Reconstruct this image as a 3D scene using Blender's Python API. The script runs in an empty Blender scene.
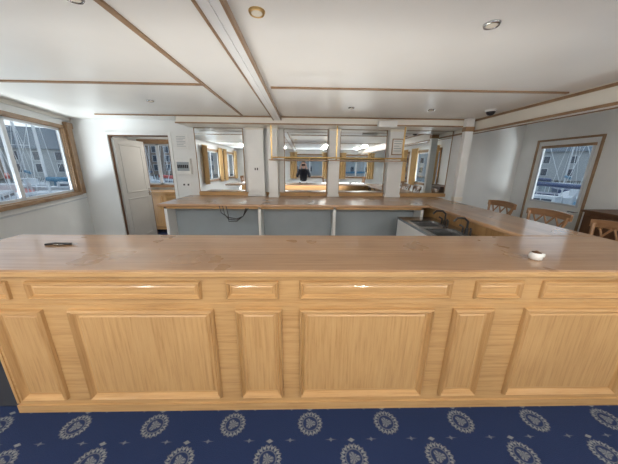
import bpy, math, random
from mathutils import Vector, Matrix
random.seed(3)
scene=bpy.context.scene
R=math.radians
H=2.38     # ceiling
CT=1.05    # counter top

# ------------------------------------------------------------------ materials
def newmat(name):
    m=bpy.data.materials.new(name); m.use_nodes=True
    nt=m.node_tree; b=nt.nodes['Principled BSDF']
    return m,nt,b
def mixrgb(nt,fac,a,b,mode='MIX'):
    n=nt.nodes.new('ShaderNodeMix'); n.data_type='RGBA'; n.blend_type=mode
    for s,v in ((n.inputs[0],fac),(n.inputs[6],a),(n.inputs[7],b)):
        if hasattr(v,'is_linked') or hasattr(v,'links'): nt.links.new(v,s)
        else:
            s.default_value=v if not isinstance(v,tuple) else (v+(1,))[:4]
    return n.outputs[2]
def plain(name,col,rough=.5,metal=0,var=.06,scale=4,bump=0,coat=0):
    m,nt,b=newmat(name)
    tc=nt.nodes.new('ShaderNodeTexCoord'); no=nt.nodes.new('ShaderNodeTexNoise')
    no.inputs['Scale'].default_value=scale; no.inputs['Detail'].default_value=4
    nt.links.new(tc.outputs['Object'],no.inputs['Vector'])
    dark=tuple(c*(1-var*2) for c in col)
    lite=tuple(min(1,c*(1+var)) for c in col)
    o=mixrgb(nt,no.outputs['Fac'],dark,lite)
    nt.links.new(o,b.inputs['Base Color'])
    b.inputs['Roughness'].default_value=rough; b.inputs['Metallic'].default_value=metal
    b.inputs['Coat Weight'].default_value=coat
    if bump:
        bp=nt.nodes.new('ShaderNodeBump'); bp.inputs['Strength'].default_value=bump
        bp.inputs['Distance'].default_value=.005
        n2=nt.nodes.new('ShaderNodeTexNoise'); n2.inputs['Scale'].default_value=scale*12
        nt.links.new(tc.outputs['Object'],n2.inputs['Vector'])
        nt.links.new(n2.outputs['Fac'],bp.inputs['Height']); nt.links.new(bp.outputs[0],b.inputs['Normal'])
    return m
def wood(name,c1,c2,c3,sc,rough=.4,coat=.2,planks=None,worn=False):
    m,nt,b=newmat(name)
    tc=nt.nodes.new('ShaderNodeTexCoord'); mp=nt.nodes.new('ShaderNodeMapping')
    mp.inputs['Scale'].default_value=sc
    nt.links.new(tc.outputs['Object'],mp.inputs['Vector'])
    no=nt.nodes.new('ShaderNodeTexNoise'); no.inputs['Scale'].default_value=1
    no.inputs['Detail'].default_value=7; no.inputs['Roughness'].default_value=.7; no.inputs['Distortion'].default_value=.25
    nt.links.new(mp.outputs[0],no.inputs['Vector'])
    cr=nt.nodes.new('ShaderNodeValToRGB'); e=cr.color_ramp.elements
    e[0].position=.3; e[0].color=c1+(1,); e[1].position=.72; e[1].color=c3+(1,)
    k=e.new(.5); k.color=c2+(1,)
    nt.links.new(no.outputs['Fac'],cr.inputs[0])
    # broad tone change
    n2=nt.nodes.new('ShaderNodeTexNoise'); n2.inputs['Scale'].default_value=1.6
    nt.links.new(tc.outputs['Object'],n2.inputs['Vector'])
    o=mixrgb(nt,n2.outputs['Fac'],(.84,.82,.80),(1.12,1.12,1.12)); 
    col=mixrgb(nt,1.0,cr.outputs[0],o,'MULTIPLY')
    if planks:
        sx=nt.nodes.new('ShaderNodeSeparateXYZ'); nt.links.new(tc.outputs['Object'],sx.inputs[0])
        d=nt.nodes.new('ShaderNodeMath'); d.operation='DIVIDE'; d.inputs[1].default_value=planks[1]
        nt.links.new(sx.outputs[planks[0]],d.inputs[0])
        f=nt.nodes.new('ShaderNodeMath'); f.operation='FLOOR'; nt.links.new(d.outputs[0],f.inputs[0])
        wn=nt.nodes.new('ShaderNodeTexWhiteNoise'); wn.noise_dimensions='1D'; nt.links.new(f.outputs[0],wn.inputs['W'])
        o2=mixrgb(nt,wn.outputs['Value'],(.88,.86,.84),(1.08,1.08,1.08))
        col=mixrgb(nt,1.0,col,o2,'MULTIPLY')
    b.inputs['Roughness'].default_value=rough
    if worn:
        n3=nt.nodes.new('ShaderNodeTexNoise'); n3.inputs['Scale'].default_value=3; n3.inputs['Detail'].default_value=3
        nt.links.new(tc.outputs['Object'],n3.inputs['Vector'])
        mr=nt.nodes.new('ShaderNodeMapRange'); mr.inputs[1].default_value=.25; mr.inputs[2].default_value=.75
        nt.links.new(n3.outputs['Fac'],mr.inputs[0])
        col=mixrgb(nt,mr.outputs[0],mixrgb(nt,1.0,col,(.93,.91,.89),'MULTIPLY'),col)
        rr=nt.nodes.new('ShaderNodeMapRange'); rr.inputs[1].default_value=.25; rr.inputs[2].default_value=.75
        rr.inputs[3].default_value=rough-.06; rr.inputs[4].default_value=rough+.08
        nt.links.new(n3.outputs['Fac'],rr.inputs[0]); nt.links.new(rr.outputs[0],b.inputs['Roughness'])
        m2=nt.nodes.new('ShaderNodeMapping'); m2.inputs['Scale'].default_value=(7,140,1); m2.inputs['Rotation'].default_value=(0,0,.5)
        nt.links.new(tc.outputs['Object'],m2.inputs['Vector'])
        n4=nt.nodes.new('ShaderNodeTexNoise'); n4.inputs['Scale'].default_value=1; n4.inputs['Detail'].default_value=1; nt.links.new(m2.outputs[0],n4.inputs['Vector'])
        ms=nt.nodes.new('ShaderNodeMapRange'); ms.inputs[1].default_value=.74; ms.inputs[2].default_value=.78; ms.inputs[4].default_value=.25
        nt.links.new(n4.outputs['Fac'],ms.inputs[0]); col=mixrgb(nt,ms.outputs[0],col,(.55,.47,.38))
    nt.links.new(col,b.inputs['Base Color'])
    b.inputs['Coat Weight'].default_value=coat
    b.inputs['Coat Roughness'].default_value=.12
    bp=nt.nodes.new('ShaderNodeBump'); bp.inputs['Strength'].default_value=.08; bp.inputs['Distance'].default_value=.002
    nt.links.new(no.outputs['Fac'],bp.inputs['Height']); nt.links.new(bp.outputs[0],b.inputs['Normal'])
    return m
oc=((.41,.225,.085),(.55,.33,.14),(.61,.385,.18))
oakV=wood('oak_vertical',*oc,(60,60,2.6))
oakH=wood('oak_horizontal',*oc,(2.6,60,60))
oakY=wood('oak_depth',(.25,.13,.06),(.36,.2,.1),(.44,.27,.14),(34,2.2,34))
tc_=((.33,.18,.09),(.44,.265,.145),(.51,.325,.19))
topX=wood('oak_counter_x',*tc_,(1.6,40,40),.3,.4,(1,.12),True)
topY=wood('oak_counter_y',*tc_,(40,1.6,40),.3,.4,(0,.11),True)
trimw=wood('trim_wood',(.21,.12,.06),(.31,.19,.10),(.37,.24,.14),(5,5,5),.4)
darkw=wood('dark_wood',(.07,.032,.015),(.12,.058,.027),(.17,.085,.04),(12,12,3),.5,0)
white=plain('white_paint',(.79,.80,.79),.35,var=.03)
ceilm=plain('ceiling_panel',(.80,.79,.75),.3,var=.05,scale=1.5)
cream=plain('cream_paint',(.78,.75,.67),.35,var=.03)
greyp=plain('bluegrey_panel',(.34,.39,.42),.45,var=.08,scale=3)
greydoor=plain('door_grey',(.42,.41,.39),.4,var=.03)
black=plain('black_plastic',(.015,.015,.018),.3)
darkfl=plain('dark_vinyl',(.02,.022,.035),.35)
steel=plain('steel',(.55,.56,.57),.25,1)
brass=plain('brass',(.62,.42,.17),.3,1)
alu=plain('aluminium_frame',(.62,.65,.68),.35,.3)
curt=plain('curtain_fabric',(.62,.42,.20),.8,var=.1,scale=9)
paper=plain('paper',(.8,.8,.78),.6)
inkm=plain('printed_text',(.15,.17,.2),.6)
red=plain('red_paint',(.42,.05,.04),.4)
teal=plain('teal_cover',(.03,.16,.27),.6)
navy=plain('navy_paint',(.03,.06,.15),.3)
hullw=plain('hull_white',(.58,.62,.66),.25)
skin=plain('skin',(.62,.38,.27),.5)
jacket=plain('jacket_cloth',(.025,.03,.05),.8,bump=.3)
trous=plain('trouser_cloth',(.04,.05,.09),.85,bump=.3)
hairm=plain('hair',(.05,.03,.02),.6,var=.3,scale=60)
brick=plain('brick_wall',(.24,.19,.16),.8,var=.15)
render_=plain('pale_render_wall',(.34,.37,.39),.8,var=.1)
slate=plain('slate_roof',(.10,.13,.16),.6,var=.15)
winblue=plain('dark_glazing',(.04,.06,.09),.1)
water=plain('harbour_water',(.08,.14,.17),.2,var=.2,scale=.6,bump=.4)

m,nt,b=newmat('mirror'); mirror=m
tcn=nt.nodes.new('ShaderNodeTexCoord'); nn=nt.nodes.new('ShaderNodeTexNoise'); nn.inputs['Scale'].default_value=3
nt.links.new(tcn.outputs['Object'],nn.inputs['Vector'])
nt.links.new(mixrgb(nt,nn.outputs['Fac'],(.74,.78,.80),(.80,.83,.84)),b.inputs['Base Color'])
b.inputs['Metallic'].default_value=1; b.inputs['Roughness'].default_value=.02

glass=bpy.data.materials.new('window_glass'); glass.use_nodes=True
nt=glass.node_tree; nt.nodes.clear()
o=nt.nodes.new('ShaderNodeOutputMaterial'); tr=nt.nodes.new('ShaderNodeBsdfTransparent'); gl=nt.nodes.new('ShaderNodeBsdfGlossy')
tr.inputs[0].default_value=(.93,.96,.97,1); gl.inputs['Roughness'].default_value=.02
mx=nt.nodes.new('ShaderNodeMixShader'); mx.inputs[0].default_value=.06
nt.links.new(tr.outputs[0],mx.inputs[1]); nt.links.new(gl.outputs[0],mx.inputs[2]); nt.links.new(mx.outputs[0],o.inputs[0])

def emis(name,col,s):
    m,nt,b=newmat(name); b.inputs['Emission Color'].default_value=col+(1,); b.inputs['Emission Strength'].default_value=s
    b.inputs['Base Color'].default_value=col+(1,); return m
lampm=emis('lamp_glow',(.6,.55,.45),.15)

# carpet
carpet,nt,b=newmat('patterned_carpet')
tcn=nt.nodes.new('ShaderNodeTexCoord'); sp=nt.nodes.new('ShaderNodeSeparateXYZ'); nt.links.new(tcn.outputs['Object'],sp.inputs[0])
def M_(op,a,b_=None,c=None):
    n=nt.nodes.new('ShaderNodeMath'); n.operation=op
    for i,v in enumerate((a,b_,c)):
        if v is None: continue
        if isinstance(v,(int,float)): n.inputs[i].default_value=v
        else: nt.links.new(v,n.inputs[i])
    return n.outputs[0]
X,Y=sp.outputs[0],sp.outputs[1]
def cell(v,off,size):
    t=M_('ADD',v,-off+size/2+40*size)
    return M_('SUBTRACT',M_('MODULO',t,size),size/2)
def below(v,th,soft=.003):   # 1 when v<th
    n=nt.nodes.new('ShaderNodeMapRange'); n.inputs[1].default_value=th-soft; n.inputs[2].default_value=th+soft
    n.inputs[3].default_value=1; n.inputs[4].default_value=0
    nt.links.new(v,n.inputs[0]); return n.outputs[0]
def medallion(ox,oy):
    qx=M_('MULTIPLY',cell(X,ox,.5),.95); qy=cell(Y,oy,.4)
    r=M_('SQRT',M_('ADD',M_('MULTIPLY',qx,qx),M_('MULTIPLY',qy,qy)))
    th=M_('ARCTAN2',qy,qx)
    leaf=M_('MULTIPLY',M_('COSINE',M_('MULTIPLY',th,18)),.005)
    wre=below(M_('ABSOLUTE',M_('SUBTRACT',M_('SUBTRACT',r,.064),leaf)),.009)
    brk=below(M_('COSINE',M_('ADD',M_('MULTIPLY',th,18),M_('MULTIPLY',r,90))),.55,.25)
    wre=M_('MULTIPLY',wre,M_('ADD',M_('MULTIPLY',brk,.7),.3))
    inr=M_('MULTIPLY',below(M_('ABSOLUTE',M_('SUBTRACT',r,.047)),.003),.6)
    fan=below(M_('SUBTRACT',r,M_('ADD',.028,M_('MULTIPLY',M_('COSINE',M_('MULTIPLY',th,3)),.006))),0,.003)
    rib=below(M_('COSINE',M_('MULTIPLY',th,9)),.3,.3)
    fan=M_('MULTIPLY',fan,M_('ADD',M_('MULTIPLY',rib,.5),.3))
    yy=M_('SUBTRACT',qy,.096)
    crown=below(M_('ADD',M_('MULTIPLY',M_('ABSOLUTE',qx),.6),M_('ABSOLUTE',yy)),.012)
    return M_('MAXIMUM',M_('MAXIMUM',wre,inr),M_('MAXIMUM',fan,crown))
mA=medallion(.05,1.215); mB=medallion(.30,1.015)
qx=cell(X,.175,.25); qy=cell(Y,1.115,.2)
d1=M_('ABSOLUTE',qx); d2=M_('ABSOLUTE',qy)
dots=M_('MULTIPLY',below(M_('ADD',d1,d2),.012),.6)
cross=M_('MULTIPLY',below(M_('ADD',M_('MULTIPLY',d1,.35),M_('MULTIPLY',d2,2.2)),.012),.35)
mask=M_('MAXIMUM',M_('MAXIMUM',mA,mB),M_('MAXIMUM',dots,cross))
no=nt.nodes.new('ShaderNodeTexNoise'); no.inputs['Scale'].default_value=200; no.inputs['Detail'].default_value=1; nt.links.new(tcn.outputs['Object'],no.inputs['Vector'])
base=mixrgb(nt,no.outputs['Fac'],(.003,.010,.046),(.009,.028,.10))
mask=M_('MULTIPLY',mask,M_('ADD',M_('MULTIPLY',no.outputs['Fac'],1.0),.15))
nt.links.new(mixrgb(nt,mask,base,(.28,.29,.27)),b.inputs['Base Color'])
b.inputs['Roughness'].default_value=.95
bp=nt.nodes.new('ShaderNodeBump'); bp.inputs['Strength'].default_value=.4; bp.inputs['Distance'].default_value=.004
nt.links.new(no.outputs['Fac'],bp.inputs['Height']); nt.links.new(bp.outputs[0],b.inputs['Normal'])

# ------------------------------------------------------------------ mesh builder
class B:
    def __init__(s,name): s.n=name; s.v=[]; s.f=[]; s.m=[]; s.s=[]; s.mats=[]; s.M=Matrix.Identity(4)
    def mi(s,mat):
        if mat not in s.mats: s.mats.append(mat)
        return s.mats.index(mat)
    def add(s,vs,fs,mat,smooth=False):
        o=len(s.v); s.v+=[s.M@Vector(v) for v in vs]; i=s.mi(mat)
        for f in fs: s.f.append([o+k for k in f]); s.m.append(i); s.s.append(smooth)
    def box(s,x0,x1,y0,y1,z0,z1,mat):
        vs=[(x,y,z) for x in (x0,x1) for y in (y0,y1) for z in (z0,z1)]
        s.add(vs,[(0,1,3,2),(4,6,7,5),(0,4,5,1),(2,3,7,6),(0,2,6,4),(1,5,7,3)],mat)
    def cyl(s,p0,p1,r0,mat,r1=None,seg=16):
        r1=r0 if r1 is None else r1
        s.tube([p0,p1],[r0,r1],mat,seg)
    def tube(s,pts,r,mat,seg=12):
        pts=[Vector(p) for p in pts]; n=len(pts)
        if not isinstance(r,(list,tuple)): r=[r]*n
        vs=[]
        d=(pts[1]-pts[0]).normalized(); a=d.orthogonal().normalized()
        for i,p in enumerate(pts):
            t=(pts[min(i+1,n-1)]-pts[max(i-1,0)]).normalized()
            a=(a-t*a.dot(t)).normalized(); c=t.cross(a)
            for k in range(seg):
                an=2*math.pi*k/seg; vs.append(p+(a*math.cos(an)+c*math.sin(an))*r[i])
        fs=[(i*seg+k,i*seg+(k+1)%seg,(i+1)*seg+(k+1)%seg,(i+1)*seg+k) for i in range(n-1) for k in range(seg)]
        s.add(vs,fs,mat,True)
        s.add(vs[:seg],[tuple(range(seg))[::-1]],mat); s.add(vs[-seg:],[tuple(range(seg))],mat)
    def lathe(s,c,prof,mat,seg=24):
        vs=[]
        for r,z in prof:
            for k in range(seg):
                an=2*math.pi*k/seg; vs.append((c[0]+r*math.cos(an),c[1]+r*math.sin(an),c[2]+z))
        n=len(prof)
        fs=[(i*seg+k,i*seg+(k+1)%seg,(i+1)*seg+(k+1)%seg,(i+1)*seg+k) for i in range(n-1) for k in range(seg)]
        s.add(vs,fs,mat,True)
        s.add(vs[:seg],[tuple(range(seg))[::-1]],mat); s.add(vs[-seg:],[tuple(range(seg))],mat)
    def prism(s,poly,z0,z1,mat):  # poly in xy
        n=len(poly)
        vs=[(x,y,z0) for x,y in poly]+[(x,y,z1) for x,y in poly]
        s.add(vs,[tuple(range(n))[::-1],tuple(range(n,2*n))]+[(i,(i+1)%n,n+(i+1)%n,n+i) for i in range(n)],mat)
    def panel(s,x0,x1,z0,z1,y,prof,mv,mh,mfill):
        """moulded panel on a face looking to -Y; prof = [(inset,protrusion)]"""
        loops=[]
        for t,h in prof:
            loops.append([(x0+t,y-h,z0+t),(x1-t,y-h,z0+t),(x1-t,y-h,z1-t),(x0+t,y-h,z1-t)])
        for a,b_ in zip(loops[:-1],loops[1:]):
            for i in range(4):
                j=(i+1)%4
                s.add([a[i],a[j],b_[j],b_[i]],[(0,1,2,3)],mh if i in (0,2) else mv)
        s.add(loops[-1],[(0,1,2,3)],mfill)
    def done(s,parent=None,bevel=0,loc=None,mods=None):
        me=bpy.data.meshes.new(s.n); me.from_pydata([tuple(v) for v in s.v],[],s.f)
        for mt in s.mats: me.materials.append(mt)
        for p,i,sm in zip(me.polygons,s.m,s.s): p.material_index=i; p.use_smooth=sm
        me.update()
        ob=bpy.data.objects.new(s.n,me); scene.collection.objects.link(ob)
        if bevel:
            bv=ob.modifiers.new('bevel','BEVEL'); bv.width=bevel; bv.segments=2; bv.limit_method='ANGLE'
        if parent: ob.parent=parent
        if loc: ob.location=loc
        return ob
def empty(name,loc=(0,0,0)):
    e=bpy.data.objects.new(name,None); e.location=loc; scene.collection.objects.link(e); return e

def frameM(a,b_):
    """local x along a->b, local y = outward (to the left of the direction), z up"""
    d=Vector((b_[0]-a[0],b_[1]-a[1],0)); L=d.length; d.normalize()
    n=Vector((-d.y,d.x,0))
    M=Matrix(((d.x,n.x,0,a[0]),(d.y,n.y,0,a[1]),(0,0,1,0),(0,0,0,1)))
    return M,L
def wall(name,a,b_,holes,mat=white,th=.08,top=H):
    M,L=frameM(a,b_)
    w=B(name); w.M=M; x=0
    for h in sorted(holes):
        if h[0]>x: w.box(x,h[0],0,th,0,top,mat)
        if h[2]>0: w.box(h[0],h[1],0,th,0,h[2],mat)
        if h[3]<top: w.box(h[0],h[1],0,th,h[3],top,mat)
        x=h[1]
    if x<L: w.box(x,L,0,th,0,top,mat)
    w.done(); return M,L
def window(name,M,h,mull=(),tw=.07,glassy=.05):
    w=B(name); w.M=M; x0,x1,z0,z1=h
    # inside wood casing (protrudes to -y = room)
    w.box(x0-tw,x1+tw,-.02,0-.001,z1,z1+tw,trimw); w.box(x0-tw-.02,x1+tw+.02,-.05,-.001,z0-.05,z0,trimw)
    w.box(x0-tw,x0,-.02,-.001,z0,z1,trimw); w.box(x1,x1+tw,-.02,-.001,z0,z1,trimw)
    # reveal liner
    e=.012
    w.box(x0,x1,0,.08,z1-e,z1,trimw); w.box(x0,x1,0,.08,z0,z0+e,trimw); w.box(x0,x0+e,0,.08,z0,z1,trimw); w.box(x1-e,x1,0,.08,z0,z1,trimw)
    xs=[x0+e]+list(mull)+[x1-e]
    for i in range(len(xs)-1):
        p0,p1=xs[i],xs[i+1]; a=.035; yy=.03
        w.box(p0,p1,yy,yy+.03,z0+e,z0+e+a,alu); w.box(p0,p1,yy,yy+.03,z1-e-a,z1-e,alu)
        w.box(p0,p0+a,yy,yy+.03,z0+e,z1-e,alu); w.box(p1-a,p1,yy,yy+.03,z0+e,z1-e,alu)
        w.box(p0+a,p1-a,yy+.012,yy+.016,z0+e+a,z1-e-a,glass)
    return w.done()
def curtain(name,M,x0,x1,z0,z1,y=-.09):
    c=B(name); c.M=M; n=60; vs=[]
    for i in range(n+1):
        t=i/n; x=x0+(x1-x0)*t; yy=y+.03*math.sin(t*(x1-x0)*55)
        vs+= [(x,yy,z0),(x,yy,z1)]
    c.add(vs,[(2*i,2*i+2,2*i+3,2*i+1) for i in range(n)],curt,True)
    c.cyl((x0-.05,y,z1+.01),(x1+.05,y,z1+.01),.012,brass)
    return c.done()

# ------------------------------------------------------------------ room shell
YB=4.8; YR=-3.5; XR=4.12
f=B('floor'); f.prism([(-3.4,YR),(XR,YR),(XR,YB),(-4.15,YB),(-3.4,2.4)],-.06,0,carpet); f.done()
f=B('floor_vinyl'); f.prism([(-3.38,1.36),(-1.94,1.36),(-1.94,4.79),(-4.14,4.79),(-3.39,2.4)],0.001,.006,darkfl); f.done()
c=B('ceiling'); c.prism([(-3.5,YR-.1),(XR+.1,YR-.1),(XR+.1,YB+.1),(-4.3,YB+.1),(-3.5,2.4)],H,H+.06,ceilm); c.done()

# clockwise as seen from above => 'left' normal is outward
Ml,Ll=wall('wall_left_fore',(-3.4,2.4),(-4.15,YB),[(.12,2.22,1.12,2.19)])
window('window_1',Ml,(.12,2.22,1.12,2.19),mull=(1.02,),tw=.045)
Ml2,_=wall('wall_left',(-3.4,YR),(-3.4,2.4),[(.5,2.1,1.05,2.1),(2.7,4.3,1.05,2.1)])
window('window_2',Ml2,(.5,2.1,1.05,2.1),mull=(1.3,)); window('window_3',Ml2,(2.7,4.3,1.05,2.1),mull=(3.5,))
Mb,_=wall('wall_back',(-4.15,YB),(XR,YB),[(.62,1.70,0,2.12)])
Mr,_=wall('wall_right',(XR,YB),(XR,YR),[(.36,1.30,0,2.05),(2.9,4.5,1.05,2.1),(5.2,6.8,1.05,2.1)])
window('window_4',Mr,(2.9,4.5,1.05,2.1),mull=(3.7,)); window('window_5',Mr,(5.2,6.8,1.05,2.1),mull=(6.0,))
rh=[(.7,2.1,1.05,2.1),(3.0,4.6,1.05,2.1),(5.5,6.9,1.05,2.1)]
Mre,_=wall('wall_rear',(XR,YR),(-3.4,YR),rh)
for i,h in enumerate(rh):
    window('window_%d'%(6+i),Mre,h,mull=((h[0]+h[1])/2,))
    curtain('curtain',Mre,h[0]-.2,h[0]+.15,.95,2.22); curtain('curtain',Mre,h[1]-.15,h[1]+.2,.95,2.22)
for a,b_ in ((.5,2.1),(2.7,4.3)):
    curtain('curtain',Ml2,a-.2,a+.2,.95,2.22); curtain('curtain',Ml2,b_-.2,b_+.2,.95,2.22)
for a,b_ in ((2.9,4.5),(5.2,6.8)):
    curtain('curtain',Mr,a-.05,a+.30,.95,2.22); curtain('curtain',Mr,b_-.25,b_+.2,.95,2.22)

# pilaster between window and corner, dado rail
t=B('trim_1'); t.M=Ml; t.box(2.28,2.42,-.05,-.001,1.08,2.29,trimw); t.box(2.26,2.44,-.06,-.001,2.20,2.29,trimw); t.box(0,2.5,-.012,-.001,.98,1.0,alu)
t.box(.0,2.5,-.02,-.001,2.33,2.379,cream); t.done()

# vestibule beyond left door
v=B('wall_vestibule'); YV=6.4
v.box(-4.34,-4.26,4.9,YV+.1,0,H,white); v.box(-2.0,-1.9,4.9,YV+.1,0,H,white)
for bx in ((-4.26,-3.95,0,H),(-3.25,-2.0,0,H),(-3.95,-3.25,0,1.1),(-3.95,-3.25,2.1,H)): v.box(bx[0],bx[1],YV,YV+.1,bx[2],bx[3],white)
v.done()
v=B('floor_vestibule'); v.box(-4.34,-1.9,4.8,YV+.1,-.06,-.001,carpet); v.done()
v=B('ceiling_vestibule'); v.box(-4.34,-1.9,4.91,YV+.1,H,H+.05,ceilm); v.done()
Mv=Matrix.Translation((-4.3,YV,0)); window('window_9',Mv,(.35,1.05,1.1,2.1),mull=(.70,),tw=.09)
k=B('sideboard'); k.box(-3.9,-2.7,5.85,6.34,.08,.95,oakV); k.box(-3.93,-2.67,5.82,6.34,.95,.99,oakH)
for i in range(2):
    xx=-3.86+i*.58; k.panel(xx,xx+.54,.15,.90,5.85,[(0,0),(.01,.015),(.05,.015),(.07,.004)],oakV,oakH,oakV)
    k.cyl((xx+.48,5.83,.6),(xx+.48,5.80,.6),.015,brass)
for xx in (-3.88,-2.78):
    k.box(xx,xx+.06,5.88,5.94,0,.08,oakV); k.box(xx,xx+.06,6.25,6.31,0,.08,oakV)
k.done()

# left door: casing + leaf opened away
d=B('door_1')
x0,x1=-4.15+.62,-4.15+1.70
d.box(x0-.05,x0,YB-.025,YB-.001,0,2.17,white); d.box(x1,x1+.05,YB-.025,YB-.001,0,2.17,white); d.box(x0,x1,YB-.025,YB-.001,2.12,2.17,white)
d.box(x0,x0+.02,YB,YB+.08,0,2.12,darkw); d.box(x1-.02,x1,YB,YB+.08,0,2.12,trimw); d.box(x0+.02,x1-.02,YB,YB+.08,2.10,2.12,darkw)
d.M=Matrix.Translation((x0+.06,YB+.03,0))@Matrix.Rotation(R(86),4,'Z')
d.box(0,.78,0,.04,.01,2.07,greydoor)
for z0_,z1_ in ((.12,.95),(1.05,1.98)): d.panel(.1,.68,z0_,z1_,0,[(0,0),(.006,.01),(.025,.01),(.035,.001)],greydoor,greydoor,greydoor)
d.tube([(.73,-.01,1.02),(.73,-.05,1.02),(.63,-.05,1.02)],.009,steel); d.box(.71,.75,-.008,0,.95,1.1,steel)
d.box(.78,.792,-.002,.042,.01,2.07,darkw)
d.done(bevel=.002)

# right door with big glazed light
d=B('door_2'); d.M=Mr
x0,x1,zt=.36,1.30,2.05
d.box(x0-.03,x0,-.02,-.001,0,zt+.03,trimw); d.box(x1,x1+.03,-.02,-.001,0,zt+.03,trimw); d.box(x0,x1,-.02,-.001,zt,zt+.03,trimw)
d.box(x0+.005,x0+.08,.01,.05,.01,zt-.005,white); d.box(x1-.08,x1-.005,.01,.05,.01,zt-.005,white)
d.box(x0+.08,x1-.08,.01,.05,.01,1.06,white); d.box(x0+.08,x1-.08,.01,.05,1.96,zt-.005,white)
d.box(x0+.08,x1-.08,.028,.032,1.06,1.96,glass)
for q in ((x0+.07,x0+.10,1.05,1.97),(x1-.10,x1-.07,1.05,1.97)): d.box(q[0],q[1],0,.01,q[2],q[3],alu)
d.box(x0+.10,x1-.10,0,.01,1.05,1.08,alu); d.box(x0+.06,x1-.06,-.01,.01,1.94,1.98,trimw)
d.tube([(x1-.05,.01,.98),(x1-.05,-.04,.98),(x1-.15,-.04,.98)],.009,steel)
d.done(bevel=.002)

# baseboards
for nm,Mx,a,b_ in (('baseboard_left',Ml2,0,5.9),('baseboard_right',Mr,1.4,8.3),('baseboard_rear',Mre,0,7.5)):
    t=B(nm); t.M=Mx; t.box(a,b_,-.018,-.001,.001,.1,trimw); t.done()

# ------------------------------------------------------------------ ceiling battens and beams
def batten(n,x0,x1,y0,y1,h=.014,mat=trimw):
    t=B('trim_%d'%n); t.box(x0,x1,y0,y1,H-h,H-.0005,mat); t.done()
batten(2,-.99,-.96,YR,4.3)
batten(3,-3.38,-.99,2.68,2.715)
batten(4,-.33,2.72,2.74,2.775)
batten(5,-3.38,2.72,.4,.435)
bm=B('beam_centre'); x0,x1=-.48,-.37; z=H-.055
bm.box(x0,x1,YR,4.3,z,H-.0005,white); bm.box(x0-.014,x0,YR,4.3,z-.008,z+.03,trimw); bm.box(x1,x1+.014,YR,4.3,z-.008,z+.03,trimw)
bm.box(x0+.03,x1-.05,YR,4.3,z-.01,z,white); bm.done()
bm=B('beam_right'); z=H-.20
bm.box(2.78,2.92,YR,4.79,z,H-.0005,cream)
for zz in (z-.01,H-.045): bm.box(2.765,2.78,YR,4.79,zz,zz+.028,trimw)
bm.box(2.92,2.935,YR,4.79,z-.01,z+.03,trimw); bm.done()
# soffit above back bar
s_=B('soffit_beam'); s_.box(-2.05,2.76,4.3,4.799,H-.12,H-.0005,cream); s_.box(-2.06,2.76,4.288,4.3,H-.125,H-.105,trimw)
s_.box(-3.3,2.76,4.288,4.3,H-.02,H-.002,trimw); s_.done()
for i,(x,y) in enumerate([(-1.08,1.42),(-.24,1.5),(1.02,1.56),(-1.9,3.4),(.64,3.6),(1.75,3.65),(-2.2,.2),(1.5,-1),(-1.8,-1.6),(3.5,1.2)]):
    l=B('ceiling_downlight'); l.lathe((x,y,H),[(.034,-.010),(.037,-.013),(.042,-.004),(.042,-.0005)],brass if i==1 else steel)
    l.lathe((x,y,H),[(.026,-.0115),(.028,-.0100)],lampm); l.done()
l=B('dome_security_camera'); l.lathe((2.55,3.6,H),[(.0,-.075),(.03,-.07),(.05,-.05),(.058,-.025)],black); l.lathe((2.55,3.6,H),[(.066,-.026),(.07,-.02),(.07,-.0005)],white); l.done()

# ------------------------------------------------------------------ bar counter
bar=empty('bar_counter')
b=B('front_body'); FY=1.322
b.box(-1.9,2.25,FY,1.88,0.0,1.01,oakH)
big=[(-1.40,-.54),(-.02,.81),(1.38,2.17)]; small=[(-1.84,-1.55),(-.41,-.13),(.93,1.185)]
prof=[(0,0.0),(.002,.020),(.009,.028),(.017,.014),(.023,.020),(.031,.002),(.036,-.0),(.046,.0),(.054,.005)]
for x0,x1 in big+small: b.panel(x0,x1,.115,.785,FY-.0005,prof,oakV,oakH,oakV)
fr=[(-1.88,-1.70),(-1.60,-.60),(-.455,-.145),(-.02,.90),(1.04,1.33),(1.45,2.17)]
prof2=[(0,0.0),(.002,.015),(.008,.022),(.015,.012),(.019,.015),(.025,.002),(.032,.001),(.040,.006)]
for x0,x1 in fr: b.panel(x0,x1,.855,.970,FY-.0005,prof2,oakV,oakH,oakH)
b.box(-1.9,2.25,FY-.004,FY,.812,.818,oakH)          # shadow bead
b.box(-1.905,2.255,FY-.010,FY,0.0,.06,oakH)        # plinth
b.box(-1.905,2.255,FY-.018,FY,.985,1.01,oakH)       # cornice under top
b.box(-1.903,-1.885,FY-.006,FY,.075,.985,oakV); b.box(2.235,2.253,FY-.006,FY,.075,.985,oakV)
b.done(parent=bar)
b=B('side_body'); b.box(2.02,2.25,1.881,4.78,0,1.01,oakV)
b.box(2.25,2.262,1.89,4.77,0.0,.07,oakH); b.box(2.25,2.262,1.89,4.77,.95,1.01,oakH)
b.done(parent=bar)
def slab(name,poly,mat,parent,th=.04):
    b=B(name); b.prism(poly,CT-th,CT,mat); o=b.done(parent=parent,bevel=.012); o.modifiers['bevel'].segments=3; return o
slab('front_top',[(-2.35,1.285),(2.6,1.285),(2.6,2.02),(-2.35,2.02)],topX,bar)
slab('side_top',[(1.93,2.022),(2.6,2.022),(2.6,4.79),(1.93,4.79)],topY,bar)
b=B('front_top_edge'); b.box(-2.35,2.6,1.275,1.287,CT-.038,CT-.006,oakH); b.done(parent=bar,bevel=.004)

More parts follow.
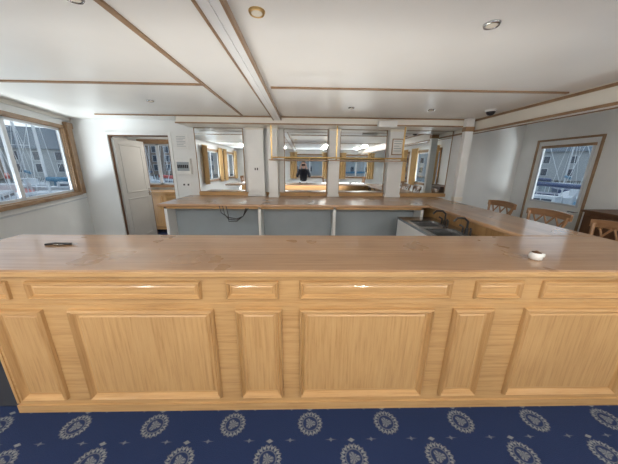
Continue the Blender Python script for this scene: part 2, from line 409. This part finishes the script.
bb=empty('back_bar_counter')
slab('top',[(-2.18,3.66),(1.928,3.66),(1.928,4.79),(-2.18,4.79)],topX,bb)
b=B('cabinet'); b.box(-2.1,1.9,3.95,4.78,0,1.008,greyp)
for x in (-2.1,-.69,.46,1.82): b.box(x,x+.04,3.70,3.95,0,1.008,white)
b.box(-2.1,1.86,3.70,3.72,.0,.12,greyp)
b.box(-2.1,1.86,3.70,3.94,.12,.14,greyp)
b.box(-2.1,1.86,3.70,3.72,.975,1.008,oakH)
b.done(parent=bb)
# upstand behind
b=B('trim_6'); b.box(-1.99,2.78,4.765,4.799,1.052,1.115,oakH); b.done()

# mirrors + pilasters
for i,(x0,x1) in enumerate([(-1.98,-1.10),(-.36,.45),(.67,1.54),(1.85,2.76)]):
    mm=B('wall_mirror'); mm.box(x0+.012,x1-.012,4.775,4.79,1.13,2.25,mirror)
    for q in ((x0,x0+.012,1.118,2.258),(x1-.012,x1,1.118,2.258)): mm.box(q[0],q[1],4.77,4.798,q[2],q[3],trimw)
    mm.box(x0+.012,x1-.012,4.77,4.798,1.118,1.13,trimw); mm.box(x0+.012,x1-.012,4.77,4.798,2.25,2.258,trimw); mm.done()
for x0,x1,y0 in ((-1.03,-.72,4.66),(-.62,-.46,4.5),(.46,.66,4.66),(1.56,1.83,4.66)):
    p=B('pilaster'); p.box(x0,x1,y0,4.763,1.052,H-.122,white); p.box(x0-.012,x1+.012,y0-.012,4.763,1.052,1.10,white); p.box(x0-.01,x1+.01,y0-.01,4.763,H-.16,H-.122,cream); p.done(bevel=.004)
p=B('support_column'); p.box(2.62,2.75,4.2,4.285,0.002,H-.002,white); p.box(2.61,2.76,4.19,4.286,CT,1.12,cream); p.box(2.61,2.76,4.19,4.286,H-.2,H-.13,trimw); p.done(bevel=.004)

# glass rack rail
g=B('glass_rack'); 
for y_ in (4.30,4.42): g.tube([(-.55,y_,1.75),(.7,y_,1.75),(1.75,y_,1.75)],.011,brass)
g.box(-.58,1.78,4.28,4.44,1.70,1.715,trimw)
for x_ in (-.54,.1,.56,1.2,1.70):
    g.cyl((x_,4.30,1.715),(x_,4.30,1.75),.006,brass); g.cyl((x_,4.42,1.715),(x_,4.42,1.75),.006,brass)
for x_ in (-.54,.56,1.70): g.box(x_-.01,x_+.01,4.36,4.38,1.715,2.258,brass)
g.done()

def notice(name,x0,x1,z0,z1,y,rows=5,fm=white):
    n=B(name); n.box(x0,x1,y-.015,y-.001,z0,z1,fm); n.box(x0+.015,x1-.015,y-.018,y-.015,z0+.015,z1-.015,paper)
    dz=(z1-z0-.07)/rows
    for i in range(rows):
        z=z1-.035-i*dz; n.box(x0+.03,x1-.03-(.04 if i%3==2 else 0),y-.0195,y-.018,z-dz*.3,z,greyp)
    n.done()
notice('framed_notice',-2.34,-2.12,1.88,2.14,YB,7)
notice('framed_certificate',1.60,1.80,1.82,2.10,4.66,5,trimw)
n=B('fuse_box'); n.box(-2.34,-2.08,YB-.09,YB-.001,1.44,1.72,white); n.box(-2.32,-2.10,YB-.098,YB-.09,1.50,1.66,greyp)
for i in range(6): n.box(-2.31+i*.034,-2.285+i*.034,YB-.106,YB-.098,1.55,1.61,black)
n.done(bevel=.004)
n=B('wall_socket'); n.box(-2.30,-2.15,YB-.02,YB-.001,1.20,1.29,white); n.box(-2.28,-2.25,YB-.024,YB-.02,1.23,1.26,black); n.box(-2.20,-2.17,YB-.024,YB-.02,1.23,1.26,black); n.done()
n=B('wall_socket'); n.box(-.92,-.80,4.635,4.659,1.50,1.60,white); n.box(-.89,-.87,4.63,4.635,1.53,1.57,black); n.box(-.85,-.83,4.63,4.635,1.53,1.57,black); n.done()
n=B('alarm_sounder'); n.box(1.2,1.5,4.2,4.284,H-.15,H-.06,white); n.box(1.23,1.47,4.195,4.2,H-.13,H-.08,paper)
n.done(bevel=.008)
# cable hanging in the back bar bay
cb=B('loose_cable')
for k_ in range(3):
    cb.tube([(-1.25+.05*k_,3.64,1.03),(-1.22+.05*k_,3.62,.93-.02*k_),(-1.12,3.62,.86-.03*k_),(-1.0,3.62,.84-.02*k_),(-.9,3.63,.88),(-.86+.02*k_,3.64,1.0)],.006,black,8)
cb.done()

# under-counter sink unit
sk=B('sink_unit'); sx0,sx1,sy0,sy1,sz=1.40,1.92,2.25,3.55,.90
sk.box(sx0,sx1,sy0,sy0+.03,0,sz-.03,steel); sk.box(sx0,sx1,sy1-.03,sy1,0,sz-.03,steel); sk.box(sx0,sx0+.02,sy0+.03,sy1-.03,.1,sz-.03,white)
sk.box(sx0,sx0+.06,sy0,sy1,sz-.03,sz,steel); sk.box(sx1-.10,sx1,sy0,sy1,sz-.03,sz,steel)
sk.box(sx0+.06,sx1-.10,sy0,2.5,sz-.03,sz,steel); sk.box(sx0+.06,sx1-.10,2.85,2.95,sz-.03,sz,steel); sk.box(sx0+.06,sx1-.10,3.3,sy1,sz-.03,sz,steel)
for a,b_ in ((2.5,2.85),(2.95,3.3)):
    sk.box(sx0+.06,sx1-.10,a,b_,sz-.22,sz-.20,steel)
    sk.box(sx0+.06,sx0+.07,a,b_,sz-.20,sz-.03,steel); sk.box(sx1-.11,sx1-.10,a,b_,sz-.20,sz-.03,steel)
    sk.box(sx0+.07,sx1-.11,a,a+.01,sz-.20,sz-.03,steel); sk.box(sx0+.07,sx1-.11,b_-.01,b_,sz-.20,sz-.03,steel)
for yy in (2.67,3.12):
    sk.cyl((1.87,yy,sz),(1.87,yy,sz+.05),.02,black); sk.tube([(1.87,yy,sz+.05),(1.87,yy,sz+.13),(1.82,yy,sz+.17),(1.74,yy,sz+.17),(1.70,yy,sz+.13)],.012,black)
    sk.tube([(1.87,yy-.07,sz),(1.87,yy-.07,sz+.05),(1.84,yy-.10,sz+.07)],.011,black); sk.tube([(1.87,yy+.07,sz),(1.87,yy+.07,sz+.05),(1.84,yy+.10,sz+.07)],.011,black)
sk.done()
gw=B('glass_washer'); gw.box(1.44,1.92,3.58,3.655,0,.85,steel); gw.done(bevel=.005)

# ------------------------------------------------------------------ small things on counter
w=B('waiters_corkscrew'); z=CT+.008
w.tube([(-1.86,1.72,z),(-1.80,1.735,z+.002),(-1.74,1.73,z+.002),(-1.69,1.74,z)],[.007,.010,.010,.008],black)
w.tube([(-1.69,1.74,z),(-1.66,1.72,z),(-1.64,1.73,z)],.004,steel,8)
w.tube([(-1.80+k*.004,1.715+.006*math.sin(k*1.2),z-.001+.006*math.cos(k*1.2)) for k in range(18)],.0018,steel,6)
w.done()
w=B('espresso_cup'); w.M=Matrix.Translation((1.52,1.47,CT))@Matrix.Scale(1.25,4)@Matrix.Translation((-1.54,-1.50,-CT)); w.lathe((1.54,1.50,CT),[(.022,.0005),(.028,.002),(.030,.02),(.026,.032),(.022,.036)],paper); w.lathe((1.54,1.50,CT),[(.021,.0362),(.021,.038),(.010,.042),(.004,.046)],darkw)
w.tube([(1.57,1.50,CT+.01),(1.585,1.50,CT+.013),(1.585,1.50,CT+.026),(1.569,1.50,CT+.028)],.004,paper,8); w.done()

# ------------------------------------------------------------------ bar chairs
def barchair(x,y,rz,name='bar_chair'):
    c=B(name)
    # seat at z .74 ; chair faces -x (toward bar); back on +x
    c.box(-.21,.20,-.21,.21,.72,.76,darkw)
    c.box(-.19,.18,-.19,.19,.76,.785,red)
    for sx in (-1,1):
        for sy in (-1,1):
            c.tube([(sx*.21,sy*.22,.0),(sx*.18,sy*.18,.72)],[.019,.023],darkw)
    for z_ in (.25,.42):
        for s1 in (-1,1): c.tube([(-.20,s1*.205,z_),(.20,s1*.205,z_)],.012,darkw); c.tube([(s1*.20,-.2,z_),(s1*.20,.2,z_)],.012,darkw)
    for sy in (-1,1): c.tube([(.18,sy*.19,.74),(.205,sy*.215,.95),(.22,sy*.235,1.07)],[.02,.017,.018],oakY)
    # curved crest rail made of arc segments, wide board
    n=14
    vs=[];fs=[]
    for i in range(n+1):
        t=-1+2*i/n; yy=t*.265; xx=.225+.045*(1-t*t); top=1.105+.015*(1-t*t); bot=1.03+.006*(1-t*t)
        vs+=[(xx-.014,yy,bot),(xx+.014,yy,bot),(xx+.014,yy,top),(xx-.014,yy,top)]
    for i in range(n):
        o=i*4
        for j in range(4): fs.append((o+j,o+(j+1)%4,o+4+(j+1)%4,o+4+j))
    fs+=[(3,2,1,0),(n*4,n*4+1,n*4+2,n*4+3)]
    c.add(vs,fs,oakY)
    # lower rail and crossed open slats
    c.tube([(.2,-.2,.86),(.225,0,.86),(.2,.2,.86)],.013,oakY)
    for a in (-.14,0,.14):
        c.tube([(.215,a-.06,.86),(.25,a+.06,1.04)],.010,oakY); c.tube([(.215,a+.06,.86),(.25,a-.06,1.04)],.010,oakY)
    o=c.done(loc=(x,y,0)); o.rotation_euler=(0,0,R(rz)); return o
barchair(2.85,3.72,0); barchair(2.83,2.93,4); barchair(2.83,2.24,-5); barchair(2.85,1.5,6)
def table(x,y):
    t=B('round_table'); t.lathe((x,y,0),[(.24,.0),(.24,.02),(.05,.05),(.035,.1),(.035,.70),(.1,.72)],black); t.lathe((x,y,0),[(.38,.72),(.40,.73),(.40,.75),(.39,.757)],topX,32); t.done()
table(1.9,-2.3); table(-1.9,-2.3); table(3.3,-.2)
for a in ((2.65,-2.3,0),(1.15,-2.35,180),(-1.15,-2.3,5),(-2.65,-2.25,180),(3.3,.6,90)): barchair(*a)
# dark cabinet by right wall
k=B('dark_cabinet'); k.box(3.64,4.09,2.1,3.05,.06,1.08,darkw); k.box(3.62,4.10,2.07,3.08,1.08,1.11,darkw); k.box(3.68,4.07,2.14,3.01,0,.06,black)
for a in (2.14,2.60):
    k.box(3.625,3.64,a,a+.42,.12,.76,darkw); k.box(3.625,3.64,a,a+.42,.80,1.04,darkw); k.cyl((3.625,a+.21,.92),(3.60,a+.21,.92),.015,brass)
k.done(bevel=.004)

# ------------------------------------------------------------------ photographer (seen in the mirrors)
ph=empty('photographer',(0,0,0))
def skinned(name,pts,edges,rad,mat,sub=2,root=0):
    me=bpy.data.meshes.new(name); me.from_pydata(pts,edges,[]); me.materials.append(mat)
    ob=bpy.data.objects.new(name,me); scene.collection.objects.link(ob); ob.parent=ph
    sm=ob.modifiers.new('skin','SKIN'); sm.use_smooth_shade=True
    for i,v in enumerate(me.skin_vertices[0].data):
        r=rad[i]; v.radius=r if isinstance(r,tuple) else (r,r); v.use_root=(i==root)
    ss=ob.modifiers.new('sub','SUBSURF'); ss.levels=sub; ss.render_levels=sub
    return ob
py=-.46
pts=[(0,py,.98),(0,py,1.12),(0,py-.01,1.27),(0,py-.01,1.40),(0,py,1.49),
 (-.17,py,1.43),(-.25,py+.08,1.17),(-.13,-.12,1.47),(.17,py,1.43),(.25,py+.08,1.17),(.13,-.12,1.47)]
ed=[(0,1),(1,2),(2,3),(3,4),(3,5),(5,6),(6,7),(3,8),(8,9),(9,10)]
skinned('jacket',pts,ed,[(.165,.12),(.15,.11),(.17,.12),(.16,.11),.06,.07,.052,.038,.07,.052,.038],jacket)
pts=[(0,py,1.0),(-.09,py,.90),(-.11,py+.02,.50),(-.12,py,.10),(.09,py,.90),(.11,py+.02,.50),(.12,py,.10)]
skinned('trousers',pts,[(0,1),(1,2),(2,3),(0,4),(4,5),(5,6)],[(.15,.11),.095,.068,.055,.095,.068,.055],trous)
for s1,nm in ((-1,'shoe_left'),(1,'shoe_right')):
    skinned(nm,[(s1*.12,py-.05,.05),(s1*.12,py+.05,.045),(s1*.13,py+.16,.035)],[(0,1),(1,2)],[.045,.045,.035],black,root=1)
# head: lofted rings
hd=B('head'); hc=Vector((0,-.40,1.665))
rings=[(-.115,.030,.04),(-.10,.052,.062),(-.07,.066,.080),(-.03,.073,.090),(.02,.077,.098),(.06,.074,.096),(.09,.060,.078),(.11,.035,.045),(.118,.01,.012)]
seg=20; vs=[]
for z_,rx,ry in rings:
    for k_ in range(seg):
        an=2*math.pi*k_/seg; vs.append((hc.x+rx*math.cos(an),hc.y+ry*math.sin(an)+(.012 if z_<-.05 else 0),hc.z+z_))
n=len(rings)
hd.add(vs,[(i*seg+k_,i*seg+(k_+1)%seg,(i+1)*seg+(k_+1)%seg,(i+1)*seg+k_) for i in range(n-1) for k_ in range(seg)],skin,True)
hd.tube([(0,hc.y-.03,1.50),(0,hc.y-.015,1.60)],[.058,.054],skin)
fy=hc.y+.092
hd.tube([(0,fy-.002,hc.z+.012),(0,fy+.012,hc.z-.012),(0,fy+.018,hc.z-.028),(0,fy-.004,hc.z-.036)],[.007,.010,.014,.008],skin)
hd.tube([(-.025,fy-.016,hc.z-.062),(0,fy-.004,hc.z-.060),(.025,fy-.016,hc.z-.062)],[.003,.007,.003],red)
for s1 in (-1,1):
    hd.lathe((s1*.031,fy-.012,hc.z-.007),[(.002,-.008),(.008,-.005),(.010,0),(.008,.005),(.002,.008)],paper,12)
    hd.lathe((s1*.031,fy-.003,hc.z-.004),[(.001,-.004),(.004,0),(.001,.004)],black,8)
    hd.tube([(s1*.05,fy-.022,hc.z+.012),(s1*.03,fy-.006,hc.z+.018),(s1*.014,fy-.004,hc.z+.013)],.004,hairm,8)
    hd.tube([(s1*.076,hc.y-.01,hc.z+.02),(s1*.088,hc.y-.018,hc.z+.01),(s1*.086,hc.y-.014,hc.z-.015),(s1*.076,hc.y-.005,hc.z-.03)],[.007,.010,.009,.006],skin,8)
hd.done(parent=ph)
hr=B('hair'); vs=[]
hrings=[(-.05,.074,.090),(0,.083,.104),(.05,.084,.106),(.085,.072,.092),(.112,.048,.06),(.128,.012,.015)]
for j,(z_,rx,ry) in enumerate(hrings):
    for k_ in range(seg):
        an=2*math.pi*k_/seg; x_=rx*math.cos(an); y_=ry*math.sin(an)
        zz=z_
        if math.sin(an)>.1 and z_<.055: zz=.055; 
        vs.append((hc.x+x_,hc.y+y_-.004,hc.z+zz))
n=len(hrings)
hr.add(vs,[(i*seg+k_,i*seg+(k_+1)%seg,(i+1)*seg+(k_+1)%seg,(i+1)*seg+k_) for i in range(n-1) for k_ in range(seg)],hairm,True)
hr.done(parent=ph)
# hands gripping the phone edges
for s1,nm in ((-1,'hand_left'),(1,'hand_right')):
    skinned(nm+'_palm',[(s1*.13,-.12,1.47),(s1*.118,-.085,1.53),(s1*.098,-.05,1.585)],[(0,1),(1,2)],[(.024,.024),(.032,.018),(.030,.014)],skin,1)
    for i in range(4):
        z_=1.655-i*.021; x_=s1*(.105-.002*i)
        skinned(nm+'_finger_%d'%i,[(s1*.100,-.055,1.60-.012*i),(x_+s1*.004,-.035,z_),(s1*.088,-.018+.0,z_+.003),(s1*(.066+.004*(i==3)),-.0155,z_+.001)],[(0,1),(1,2),(2,3)],[.0095,.009,.008,.007],skin,1)
    skinned(nm+'_thumb',[(s1*.100,-.062,1.575),(s1*.082,-.048,1.585),(s1*.064,-.034,1.60)],[(0,1),(1,2)],[.011,.010,.008],skin,1)
p=B('phone'); p.box(-.076,.076,-.029,-.021,1.592,1.668,black); p.box(-.072,.072,-.0300,-.029,1.597,1.663,winblue); p.done(parent=ph,bevel=.003)

# ------------------------------------------------------------------ harbour outside
w=B('ground_harbour_water'); w.box(-160,160,-160,160,-1.6,-1.5,water); w.done()
def boat(x,y,rz,L,col,mast=9):
    b=B('sailing_boat'); b.M=Matrix.Translation((x,y,-1.6))@Matrix.Rotation(R(rz),4,'Z')
    W=L*.16; secs=[]; n=10
    for i in range(n+1):
        t=i/n; ww=W*math.sin(math.pi*(.22+.78*t) if t<1 else math.pi)**.7 if t<1 else .02
        ww=max(ww,.02); x_=-L/2+L*t; sh=1.1+.25*t*t
        secs.append([(x_,-ww,sh),(x_,-ww*.75,.1),(x_,ww*.75,.1),(x_,ww,sh)])
    vs=[p for s in secs for p in s]; fs=[]
    for i in range(n):
        o=i*4
        for j in range(3): fs.append((o+j,o+j+1,o+5+j,o+4+j))
        fs.append((o+3,o,o+4,o+7))
    fs.append((0,3,2,1))
    b.add(vs,fs,col)
    b.box(-L*.2,L*.18,-W*.5,W*.5,1.1,1.6,hullw); b.box(-L*.18,L*.16,-W*.51,W*.51,1.3,1.45,winblue)
    b.cyl((L*.08,0,1.1),(L*.08,0,mast),.07,alu); b.cyl((L*.08,0,2.3),(-L*.35,0,2.2),.13,random.choice([teal,navy,navy,red]) if x<0 else random.choice([teal,navy,hullw]))
    for q in (L*.49,-L*.49): b.tube([(L*.08,0,mast-.1),(q,0,1.3)],.02,alu,5)
    for q in (-W,W): b.tube([(L*.08,0,mast-.6),(L*.08,q*.9,1.3)],.02,alu,5)
    b.tube([(L*.08,-.8,mast*.6),(L*.08,.8,mast*.6)],.03,alu,5)
    for i in range(6):
        for q in (-1,1): b.cyl((-L*.4+i*L*.14,q*W*.85,1.15),(-L*.4+i*L*.14,q*W*.85,1.75),.025,alu,seg=6)
    b.done()
def building(x,y,rz,L,D_,Hh,mat,rows=3,cols=8):
    b=B('waterfront_building'); b.M=Matrix.Translation((x,y,-1.2))@Matrix.Rotation(R(rz),4,'Z')
    b.box(-L/2,L/2,-D_/2,D_/2,0,Hh,mat)
    r=Hh+D_*.35; e=.5
    b.add([(-L/2-e,-D_/2-e,Hh-.2),(L/2+e,-D_/2-e,Hh-.2),(L/2+e,0,r),(-L/2-e,0,r),(-L/2-e,D_/2+e,Hh-.2),(L/2+e,D_/2+e,Hh-.2)],[(0,1,2,3),(3,2,5,4),(0,3,4),(1,5,2)],slate)
    for i in range(cols):
        for j in range(rows):
            cx=-L/2+(i+.5)*L/cols; z_=1+j*(Hh-1)/rows
            for s1 in (-1,1):
                yy=s1*D_/2; ya,yb=min(yy,yy+s1*.06),max(yy,yy+s1*.06)
                b.box(cx-.62,cx+.62,ya,yb,z_-.1,z_+1.6,hullw); 
                ya,yb=min(yy,yy+s1*.09),max(yy,yy+s1*.09); b.box(cx-.5,cx+.5,ya,yb,z_,z_+1.5,winblue)
    b.done()
building(-66,40,58,24,14,7.5,brick,3,9); building(-52,58,42,24,12,5.5,render_,2,8); building(-85,14,75,26,14,9,render_,3,10); building(-30,80,20,34,14,8,brick,3,12)
building(66,58,-48,60,14,6.5,render_,2,14); building(80,10,90,44,14,9,brick,3,12); building(0,-70,0,80,14,9,render_,3,20)
cols_=[hullw,navy,hullw,red,hullw,teal]
k=0
for side in (-1,1):
    for row in range(3):
        for j in range(7):
            ang=R(24+j*7.5+row*2); rr=21+row*9+random.uniform(-1,1)
            cc=cols_[k%6]
            if cc is red and (side>0 or row!=1): cc=hullw
            boat(side*rr*math.cos(ang),rr*math.sin(ang),(90-side*(ang/R(1)-0))+random.uniform(-12,12)+ (0 if j%3 else 70),random.uniform(6,8),cc,random.uniform(7,12)); k+=1
for a in ((-22,-6,80,8,hullw,10),(22,-8,95,8,navy,10),(-6,-24,5,9,hullw,11),(8,-26,10,8,navy,10)): boat(*a)

# ------------------------------------------------------------------ light
wd=bpy.data.worlds.new('overcast_sky'); scene.world=wd; wd.use_nodes=True
nt=wd.node_tree; bg=nt.nodes['Background']
tcn=nt.nodes.new('ShaderNodeTexCoord'); sp=nt.nodes.new('ShaderNodeSeparateXYZ'); cr=nt.nodes.new('ShaderNodeValToRGB')
nt.links.new(tcn.outputs['Generated'],sp.inputs[0]); nt.links.new(sp.outputs[2],cr.inputs[0])
cr.color_ramp.elements[0].color=(.85,.90,.95,1); cr.color_ramp.elements[1].color=(.62,.76,.95,1)
nt.links.new(cr.outputs[0],bg.inputs[0]); bg.inputs[1].default_value=1.15
def area(name,loc,direction,sx,sy,e,col=(1,1,1),shape='RECTANGLE'):
    l=bpy.data.lights.new(name,'AREA'); l.shape=shape; l.size=sx; l.size_y=sy; l.energy=e; l.color=col
    o=bpy.data.objects.new(name,l); scene.collection.objects.link(o); o.location=loc
    o.rotation_euler=Vector(direction).to_track_quat('-Z','Y').to_euler(); return o
fill_tint=(.96,.98,1)
for x in (2.8,.4,-2.0): area('below_sill_fill_rear',(x,YR-.7,.55),(0,1,.95),1.5,.6,180,fill_tint)  # added fill lights, hidden outside below the sills to brighten the ceiling
for y in (-2.2,0.0): area('below_sill_fill_left',(-4.1,y,.55),(1,.1,.95),1.6,.6,130,fill_tint)  # added fill on the left, unseen below the sill
for y in (1.1,-1.2): area('below_sill_fill_right',(4.9,y,.55),(-1,.1,.95),1.6,.6,130,fill_tint)  # added fill on the right, unseen below the sill
area('below_sill_fill_left_fore',(-4.75,3.4,.5),(1,.2,.95),1.8,.6,90,fill_tint)  # added fill outside the left fore window, unseen below its sill
# invented tray and fill light hidden behind the counter to brighten the ceiling
tray=B('hidden_fill_tray'); tray.box(-1.8,1.3,2.05,2.2,.80,.815,alu); tray.box(-1.8,1.3,1.885,2.05,.80,.815,alu); tray.done()
area('hidden_ceiling_fill',(-.25,2.13,.83),(0,.05,1),3.0,.12,22,(1,.985,.95))  # added upward fill, out of view behind the counter
for x in (-1.7,1.7): area('low_ceiling_fill',(x,-.9,.78),(0,.35,1),1.8,.7,17,(1,.985,.95))  # added ceiling fill behind the camera, too low to show in the mirrors
for x in (-2.4,-.9,.9,2.4):
    for y in (-.6,-2.0): area('ceiling_fill_disc',(x,y,H-.02),(0,.3,-1),.22,.22,17,(1,.96,.9),'DISK')  # added fill discs for the bar front, separate from the modelled downlights
area('vestibule_fill',(-2.5,5.6,H-.03),(0,0,-1),.5,.5,14,(1,.95,.88))  # added vestibule fill, kept out of view behind the wall

# ------------------------------------------------------------------ camera
cd=bpy.data.cameras.new('camera'); cam=bpy.data.objects.new('camera',cd); scene.collection.objects.link(cam)
cd.sensor_width=36; cd.lens=245/618*36; cd.clip_start=.02; cd.clip_end=400
Mc=Matrix.Rotation(R(-1.4),4,'Z')@Matrix.Rotation(R(90-15.3),4,'X')@Matrix.Rotation(R(.6),4,'Z')
cam.matrix_world=Matrix.Translation((0,0,1.63))@Mc
scene.camera=cam
scene.view_settings.view_transform='Standard'
scene.view_settings.exposure=.35
